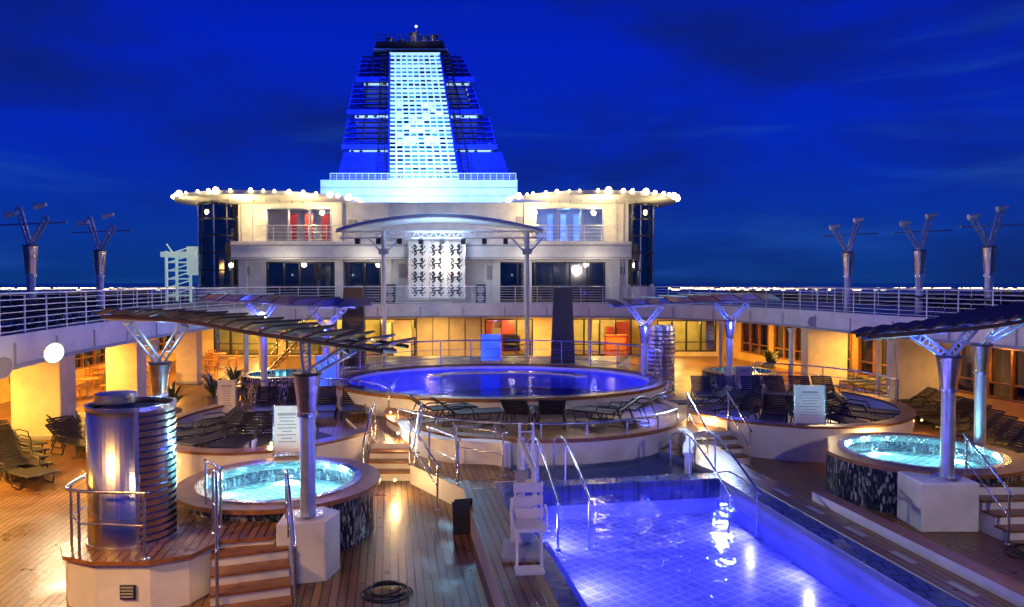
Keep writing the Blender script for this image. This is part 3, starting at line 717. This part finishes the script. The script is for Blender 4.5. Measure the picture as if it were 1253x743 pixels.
m.lathe((cx,cy,0),[(r+.02,z0),(r+.02,z0+.06),(r-.03,z0+.06)],drumsteel,48)
a=R_(303); m.box((cx+(r+.02)*math.cos(a),cy+(r+.02)*math.sin(a),(z0+z1)/2),(.05,.03,z1-z0),drumsteel,a+math.pi/2)
m.lathe((cx-.35,cy+.2,0),[(.3,z1),(.3,z1+.14),(0,z1+.16)],drumsteel,24)
m.obj('steel_shower_drum')
m=MB(); cx,cy=5.9,29.5
m.cyl((cx,cy,0),(cx,cy,3.0),.62,.62,steel,40)
for i in range(16): m.lathe((cx,cy,.2+i*.17),[(.64,0),(.66,.03),(.64,.06)],steel,40)
m.obj('steel_shower_drum')

# ------------------------------------------------------------ handrails
def handrail(pts,z,h=.95,name='handrail',mid=True):
    m=MB(); P=[Vector((p[0],p[1],p[2])) for p in pts]; Z=Vector((0,0,1))
    top=[P[0]+Z*.0]+[P[0]+Z*(h-.08)]+[p+Z*h for p in P[0:1]]+[p+Z*h for p in P[1:-1]]+[P[-1]+Z*h,P[-1]+Z*(h-.08),P[-1]]
    m.tube(cat(top,4),.024,hrail,8)
    if mid and len(P)>1: m.tube([p+Z*h*.5 for p in P],.015,hrail,6)
    for p in P[1:-1]: m.cyl(p,p+Z*h,.02,.02,hrail,8)
    for p in (P[0],P[-1]): m.cyl(p,p+Z*.02,.06,.05,hrail,12)
    return m.obj(name)
handrail([(-6.7,12.5,.76),(-6.65,11,.76),(-6.3,10.6,.76),(-5.3,10.5,.76)],0)
handrail([(-4.75,11.6,.76),(-4.6,11.35,.76),(-4.2,10.35,0)],0)
handrail([(-3.62,11.7,.76),(-3.5,11.4,.76),(-3.15,10.55,0)],0)
handrail([(-5.2,12.4,.76),(-4.75,11.9,.76)],0)
handrail([(8.95,14.4,.74),(9,13.2,0)],0); handrail([(10.3,14.4,.74),(10.4,13.1,0)],0)
handrail([(-3.5,18.7,.68),(-3.5,18.2,.6),(-3.5,17.2,0)],0); handrail([(-2.3,18.7,.68),(-2.3,18.2,.6),(-2.3,17.2,0)],0)
handrail([(4.85,20.2,.68),(5,18.7,0)],0); handrail([(6,20.3,.68),(6.15,18.9,0)],0)
handrail([(-1.9,16.8,.45),(-1.15,15.6,.45)],0); handrail([(-1.3,17.0,.45),(-.2,16.2,.45)],0); handrail([(-2.4,17.2,.45),(-1.55,15.2,0)],0)
for a in (3.1,6.5):
    for dx in (0,.6):
        p=S(a+dx,16.3);q=S(a+dx,15.2);r_=S(a+dx,13.3); handrail([(*p,.2),(*q,.42),(*r_,-.28)],0,.95,'pool_handrail',False)
m=MB()
rail(m,[(x,y,.97) for x,y in ell(.7,21.9,4.35,4.25,30,R_(-150),R_(-30),False)],h=.35,nb=0,sp=1.2,mat=hrail); 
m.obj('low_terrace_railing')
m=MB(); rail(m,[(x,y,zr+.06) for x,y in ell(pcx,pcy,5.65,4.6,30,R_(-10),R_(190),False)],h=.95,nb=2,sp=1.3,mat=hrail); m.obj('round_pool_railing')
m=MB(); rail(m,[(x,y,.9) for x,y in ell(8.5,23.5,3.55,4.15,30,R_(-10),R_(80),False)],h=.8,nb=2,sp=1.2,mat=hrail); m.obj('terrace_railing')
m=MB(); rail(m,[(x,y,.6) for x,y in ell(-6.5,20.5,3.0,4.1,30,R_(20),R_(150),False)],h=.9,nb=2,sp=1.2,mat=hrail); m.obj('terrace_railing')

# pool access lift
m=MB(); bx_,by_=.25,11.1; z=.45
m.box((bx_-.1,by_+.9,z+.35),(.35,.35,.7),white); m.cyl((bx_-.1,by_+.9,z),(bx_-.1,by_+.9,z+1.75),.06,.06,white,12)
m.cyl((bx_+.1,by_+1.1,z),(bx_+.1,by_+1.1,z+1.95),.025,.025,railm,8); m.cyl((bx_-.12,by_+1.1,z),(bx_-.12,by_+1.1,z+1.95),.025,.025,railm,8)
for i in range(6): m.cyl((bx_-.12,by_+1.1,z+.3+i*.3),(bx_+.1,by_+1.1,z+.3+i*.3),.02,.02,railm,6)
m.cyl((bx_-.1,by_+.9,z+1.7),(bx_+.1,by_+.3,z+1.35),.05,.05,white,10); m.cyl((bx_-.1,by_+.9,z+1.0),(bx_+.1,by_+.3,z+1.2),.04,.04,white,10)
m.cyl((bx_+.1,by_+.3,z+1.35),(bx_+.1,by_+.3,z+.5),.04,.04,white,10)
for zz in (.78,.98,1.18): m.box((bx_,by_+.15,z+zz-.05),(.46,.05,.14),white,.1)
for s in(-1,1): m.cyl((bx_+s*.2,by_+.17,z+.6),(bx_+s*.2,by_+.17,z+1.22),.02,.02,white,8)
m.box((bx_,by_-.1,z+.62),(.46,.46,.06),white,.1)
for s in(-1,1): m.cyl((bx_+s*.26,by_+.15,z+.85),(bx_+s*.26,by_-.3,z+.85),.025,.025,white,8); m.cyl((bx_+s*.26,by_-.3,z+.85),(bx_+s*.26,by_-.3,z+.64),.02,.02,white,8)
for s in(-1,1): m.cyl((bx_+s*.18,by_-.33,z+.6),(bx_+s*.18,by_-.5,z+.16),.025,.025,white,8)
m.box((bx_,by_-.6,z+.14),(.42,.28,.04),white,.1); m.box((bx_-.1,by_+.5,z+.03),(.6,.9,.06),grey)
m.box((bx_-.1,by_+.68,z+1.1),(.22,.12,.3),grey)
m.obj('pool_lift_chair',bevel=.012)
m=MB(); 
for s in(-1,1): m.box((-.95,13.9+s*.13,.3),(.35,.03,.6),black,R=Matrix.Rotation(.3,3,'Z')@Matrix.Rotation(s*.22,3,'X'))
m.obj('wet_floor_sign')

# ------------------------------------------------------------ loungers
def lounger_mesh():
    m=MB()
    for s in(-1,1):
        m.tube([(s*.33,-1,.32),(s*.33,.35,.32),(s*.33,.98,.78)],.022,black,6)
        m.tube([(s*.33,-.8,.3),(s*.35,-.7,.02),(s*.35,-.3,.02),(s*.33,-.2,.3)],.02,black,6)
        m.tube([(s*.33,.2,.3),(s*.35,.3,.02),(s*.35,.75,.02),(s*.33,.55,.46)],.02,black,6)
        m.tube([(s*.36,-.1,.34),(s*.38,0,.52),(s*.38,.45,.55),(s*.35,.6,.5)],.018,black,6)
    for i in range(16):
        y=-.98+i*.085; m.box((0,y,.325),(.64,.07,.015),mesh_)
    for i in range(9):
        t=i/8; m.box((0,.36+.6*t,.335+.44*t),(.64,.065,.015),mesh_,R=Matrix.Rotation(.63,3,'X'))
    m.cyl((-.33,-1,.32),(.33,-1,.32),.022,.022,black,6); m.cyl((-.33,.98,.78),(.33,.98,.78),.022,.022,black,6)
    return m
src=lounger_mesh().obj('deck_lounger'); lm=src.data; bpy.data.objects.remove(src)
LO=[]
for i in range(5): LO.append((-11.6-.95*i*.6+random.uniform(-.1,.1),17.3+i*.75,0,R_(60)))
for i in range(5): LO.append((-11.9-i*.5,20.2+i*.8,0,R_(65)))
LO+=[(-2.0,20.2,.95,R_(120)),(-1.2,19.6,.95,R_(110)),(.25,19.6,.95,R_(170)),(1.05,19.6,.95,R_(175)),(2.5,19.7,.95,R_(235)),(3.2,20.3,.95,R_(240))]
for i in range(6):
    a=R_(200+i*22); LO.append((-6.5+1.9*math.cos(a),20.6+2.7*math.sin(a),.6,a+R_(90)))
for i in range(4): LO.append((-7.6+i*.9,22.6,.6,R_(10)))
for i in range(8):
    a=R_(185+i*20); LO.append((8.5+2.5*math.cos(a),23.6+3.0*math.sin(a),.6,a+R_(90)))
for i in range(6): LO.append((6.6+i*.85,25.2,.6,R_(-10)))
for i in range(6): LO.append((13.2+i*.28,19.4+i*1.0,0,R_(-70)))
for i in range(5): LO.append((14.4+i*.1,24.3+i*1.0,0,R_(-80)))
for i in range(8): LO.append((15.8,29+i*1.0,0,R_(-75)))
for i in range(6): LO.append((11+i*.4,34+i*.9,0,R_(-75)))
for x,y,z,a in LO:
    o=bpy.data.objects.new('deck_lounger',lm); o.location=(x,y,z); o.rotation_euler=(0,0,a+random.uniform(-.06,.06)); sc.collection.objects.link(o)
for i in range(14):
    o=bpy.data.objects.new('deck_lounger',lm); o.location=(16.6+i*.1 if i<7 else -14.5-(i-7)*.3,(22+i*1.2) if i<7 else 20+(i-7)*1.4,3.4); o.rotation_euler=(0,0,R_(80)); sc.collection.objects.link(o)

# ------------------------------------------------------------ cafe tables
cw=M('cafe_wood',(.4,.15,.035),.35)
def cafe(x,y):
    m=MB(); m.cyl((x,y,.72),(x,y,.76),.42,.42,cw,20); m.cyl((x,y,0),(x,y,.72),.04,.04,steel,8); m.cyl((x,y,0),(x,y,.04),.25,.25,steel,14); m.obj('cafe_table')
    for k in range(3):
        a=k*TAU/3+random.random(); c=Vector((x+.75*math.cos(a),y+.75*math.sin(a),0)); m=MB(); Rz=Matrix.Rotation(a-math.pi/2,3,'Z')
        def q(px,py,pz): 
            v=Rz@Vector((px,py,0)); return (c.x+v.x,c.y+v.y,pz)
        m.box(q(0,0,.45),(.45,.45,.04),cw,R=Rz)
        for sx in(-1,1):
            for sy in(-1,1): m.cyl(q(sx*.2,sy*.2,0),q(sx*.2,sy*.2,.45 if sy<0 else .9),.02,.02,cw,6)
        for zz in (.6,.72,.84): m.box(q(0,.2,zz),(.42,.03,.07),cw,R=Rz)
        m.obj('cafe_chair')
for x,y in ((-17.2,27),(-17.5,30.2),(-16.6,33),(-18.6,33.5),(-18.2,36.5),(-15.9,37),(-18.6,24.5),(-16.4,41)): cafe(x,y)
def plant(x,y,h=1.6,z=0):
    m=MB(); m.lathe((x,y,z),[(0,0),(.2,0),(.3,.5),(.27,.5),(.25,.42),(0,.42)],potm,20)
    for k in range(46):
        a=random.random()*TAU; L=random.uniform(.5,1.0)*h*.6; up_=random.uniform(.5,1.2)*h*.75; w=random.uniform(.03,.06)
        d=Vector((math.cos(a),math.sin(a),0)); s=Vector((-d.y,d.x,0)); vs=[]; n=6
        for i in range(n+1):
            t=i/n; p=Vector((x,y,z+.42))+d*(L*t**1.4)+Vector((0,0,up_*(t*1.5-t*t*.8))); ww=w*math.sin(math.pi*(t*.9+.08)); vs+=[p-s*ww,p+s*ww]
        m.add(vs,[(2*i,2*i+1,2*i+3,2*i+2) for i in range(n)],leaf)
    m.obj('potted_palm')
for x,y,h in ((-11.4,24.6,1.5),(-11,27,1.7),(-11.2,29.5,1.4),(13,37,1.5),(-15.6,25,1.3)): plant(x,y,h)
def sign(x,y,z,w,h,rz=0,face=None,lines=True):
    m=MB(); R=Matrix.Rotation(rz,3,'Z')@Matrix.Rotation(-.06,3,'X'); c=Vector((x,y,z+h/2+.12))
    m.box(c,(w,.05,h),face or white,R=R)
    for s in(-1,1): m.box(c+R@Vector((s*(w/2+.015),0,-.03)),(.03,.06,h+.12),steel,R=R)
    m.box((x,y,z+.03),(w*.9,.4,.05),steel,rz)
    if lines:
        for i in range(9):
            ww=w*random.uniform(.35,.75); m.box(c+R@Vector((0,-.03,h*.32-i*h*.075)),(ww,.006,.02 if i else .06),grey,R=R)
    m.obj('notice_board')
sign(-4.95,16.1,.9,.55,1.0,.1); sign(-8.8,22.6,.6,.5,1.0,.1); sign(7.9,19.45,.88,.75,1.0,-.1); sign(8.6,27.2,.6,.55,.9)
sign(-6.45,25.6,.95,.8,1.1,0,screenb,False); sign(-.9,30.9,zr,.8,1.1,0,screenb,False)
m=MB(); m.bx(5.8,7.1,45.4,46.1,0,1.4,redm); 
for i in range(3): m.bx(5.85,7.05,45.36,45.4,.1+i*.43,.45+i*.43,woodtrim)
m.bx(5.75,7.15,45.35,46.15,1.4,1.46,woodtrim); m.obj('towel_cabinet')
m=MB()
for i in range(12): m.box((-12.6+i*.22,38,.12+i*.22),(.32,1.2,.05),woodtrim)
for s in(-.6,.6): m.cyl((-12.7,38+s,0),(-10,38+s,2.7),.05,.05,steel,8); m.cyl((-12.7,38+s,.95),(-10,38+s,3.5),.03,.03,steel,8)
m.obj('staircase')
for x,y,r in ((-1.9,11.0,.38),(9.0,12.6,.4)):
    m=MB(); P=[]
    for i in range(90):
        a=i*.28; rr=r-.0015*i+.02*math.sin(i*.7); P.append((x+rr*math.cos(a),y+rr*math.sin(a),.02+.0012*i))
    m.tube(P,.014,rubber,6); m.obj('coiled_hose')
m=MB(); m.prism([(8.3,10.8),(10.8,11.2),(10.6,12.6),(8.7,12.3)],.004,.02,rubber); m.obj('rubber_mat')
def flood(x,y,z,on=True):
    p=Vector((x,y,z)); d=(Vector((1.5,12,1))-p).normalized(); m=MB()
    m.cyl(p,p+d*.14,.2,.26,white,20); m.cyl(p+d*.141,p+d*.17,.23,.2,lampw if on else grey,20); m.box(p-d*.1,(.18,.18,.18),white); m.obj('deck_floodlight')
    if on: light('SPOT','flood_beam',tuple(p+d*.3),600,(1,.74,.4),.15,(x*.4,y-2,0),150)
flood(-11.2,17.8,3.05); flood(-10.95,15.6,2.95,False); flood(12.95,31.5,3.05,False); flood(-12.3,36,3.05); flood(11,37.5,3.05,False)
light('SPOT','flood_beam',(12.5,30,2.95),600,(1,.74,.4),.15,(5,27,0),150)
m=MB(); pts=[]
for x,y in ((-14,12),(-13,16.5),(-15.5,20),(-17.5,23.5),(-16,26.5),(-17.5,31),(-16.5,36),(-14.5,40),(-17,44),(-10.5,44),(-5,44.6),(1,44.6),(6,44.5),(10.5,43),(13,39.5),(15.5,35.5),(15.5,31),(17.8,26),(18.6,20),(19,14)):
    m.cyl((x,y,2.745),(x,y,2.70),.22,.2,lampy,16); pts.append((x,y))
m.obj('ceiling_downlights')
for x,y in pts: light('AREA','downlight',(x,y,2.66),370 if x<0 else 310,WARM,.5,(x,y,0))
for x in (-17,-12.5,-8,0,5.5,11): light('POINT','cabin_light',(x,49.3,2.2),220,(1,.72,.25),.2)
for x in (-12.5,3): light('POINT','cabin_light',(x,50,5.6),110,(1,.8,.5),.2)
light('POINT','cabin_light',(-13.5,49,9.1),110,(1,.55,.3),.2); light('POINT','cabin_light',(3.6,48.6,9.1),130,(.25,.45,1),.2)
for x,y,p in ((-20.5,45.8,140),(-16.5,45.2,230),(-12.5,45.4,230),(1.5,45.4,230),(5.4,45.2,230),(9.5,46,150)):
    light('POINT','soffit_light',(x,y,9.3),p,(1,.72,.3),.15)
for x in (-14,-9,-4,1,5): light('POINT','facade_light',(x,44.4,5.9),75,(1,.86,.66),.15)
light('AREA','stage_light',(-4.6,41.5,7.0),80,(1,.9,.75),.6,(-4.6,45,4.5))
for x,y in ((-22,47.5),(-19,44.4),(-13,44.6),(3,44.6),(8,45),(10.8,47.5)): light('POINT','roof_edge_light',(x,y,10.9),60,(1,.8,.4),.1)
# unseen spots added behind the viewpoint to light the near deck
light('SPOT','aft_fill',(-9.2,5.5,6.4),3000,(1,.5,.12),.5,(-8.6,13.5,0),85)
light('SPOT','aft_fill',(8,3,6.2),1500,(.9,.72,.6),.2,(8.5,16,0),80)
light('SPOT','aft_fill',(-1.5,3.5,6.2),850,(1,.66,.32),.3,(-3.4,13,0),60)
m=MB()
for x,y,z,p in ((-2.9,18.6,.9,20),(-8.5,16.6,.5,50),(-3.4,20.5,1.1,30),(5.4,20.6,.9,25),(-5.6,17.0,1.0,20),(9.5,19.0,.7,30),(12.6,22.5,.5,45),(-2.6,16.2,.35,25)):
    light('POINT','step_light',(x,y,z),p*2,(1,.6,.2),.06); m.sph((x,y,z),.03,lampy,8,5)
m.obj('step_lamps')

# ------------------------------------------------------------ sky / world
w=bpy.data.worlds.new('World'); sc.world=w; w.use_nodes=True; n=w.node_tree.nodes; l=w.node_tree.links
bg=n['Background']; tc=n.new('ShaderNodeTexCoord'); sp=n.new('ShaderNodeSeparateXYZ'); l.new(tc.outputs['Generated'],sp.inputs[0])
rp=n.new('ShaderNodeValToRGB'); l.new(sp.outputs['Z'],rp.inputs[0]); e=rp.color_ramp.elements
e[0].position=0; e[0].color=(.003,.034,.2,1); e[1].position=1; e[1].color=(.0006,.008,.16,1)
for p_,c_ in ((.06,(.003,.034,.3)),(.16,(.001,.02,.45)),(.3,(.0008,.014,.48)),(.45,(.0006,.01,.3))): x=e.new(p_); x.color=(*c_,1)
def cloud(scale,sc3,lo,hi,seed):
    mp_=n.new('ShaderNodeMapping'); mp_.inputs['Scale'].default_value=sc3; mp_.inputs['Location'].default_value=(seed,seed*.5,0); l.new(tc.outputs['Generated'],mp_.inputs[0])
    z=n.new('ShaderNodeTexNoise'); z.inputs['Scale'].default_value=scale; z.inputs['Detail'].default_value=7; z.inputs['Roughness'].default_value=.55; z.inputs['Distortion'].default_value=.3; l.new(mp_.outputs[0],z.inputs['Vector'])
    r=n.new('ShaderNodeMapRange'); r.interpolation_type='SMOOTHSTEP'; r.inputs['From Min'].default_value=lo; r.inputs['From Max'].default_value=hi; l.new(z.outputs['Fac'],r.inputs['Value']); return r
def mix(a,b,f):
    m=n.new('ShaderNodeMix'); m.data_type='RGBA'; l.new(f,m.inputs['Factor']); l.new(a,m.inputs['A']); m.inputs['B'].default_value=(*b,1); return m.outputs['Result']
def mul(x,k):
    m=n.new('ShaderNodeMath'); m.operation='MULTIPLY'; l.new(x,m.inputs[0]); m.inputs[1].default_value=k; return m.outputs[0]
c1=cloud(1.9,(1.2,1,3.2),.42,.68,3.1); c2=cloud(2.2,(1,1,9),.5,.75,8.4)
col=mix(rp.outputs[0],(.004,.013,.12),mul(c1.outputs[0],.75)); col=mix(col,(.014,.08,.4),mul(c2.outputs[0],.45))
sky=n.new('ShaderNodeTexSky'); sky.sky_type='NISHITA'; sky.sun_disc=False; sky.sun_elevation=math.radians(1); sky.sun_rotation=math.radians(60)
ms=n.new('ShaderNodeVectorMath'); ms.operation='MULTIPLY'; l.new(sky.outputs[0],ms.inputs[0]); ms.inputs[1].default_value=(.0002,.001,.004)
ad=n.new('ShaderNodeVectorMath'); ad.operation='ADD'; l.new(col,ad.inputs[0]); l.new(ms.outputs[0],ad.inputs[1]); l.new(ad.outputs[0],bg.inputs[0]); bg.inputs[1].default_value=1.0
s=bpy.data.lights.new('dusk_sun','SUN'); s.energy=.06; s.angle=math.radians(12); s.color=(.5,.65,1); so=bpy.data.objects.new('dusk_sun',s); so.rotation_euler=(math.radians(75),0,math.radians(60)); sc.collection.objects.link(so)
# ------------------------------------------------------------ camera
c=bpy.data.cameras.new('camera'); co=bpy.data.objects.new('camera',c); sc.collection.objects.link(co); co.location=(0,0,H); co.rotation_euler=(math.pi/2-math.atan(26.5/900),0,0)
c.sensor_width=36; c.lens=36*900/1253; c.clip_end=30000; c.clip_start=.1; sc.camera=co
sc.view_settings.view_transform='Standard'; sc.view_settings.look='None'; sc.view_settings.exposure=0
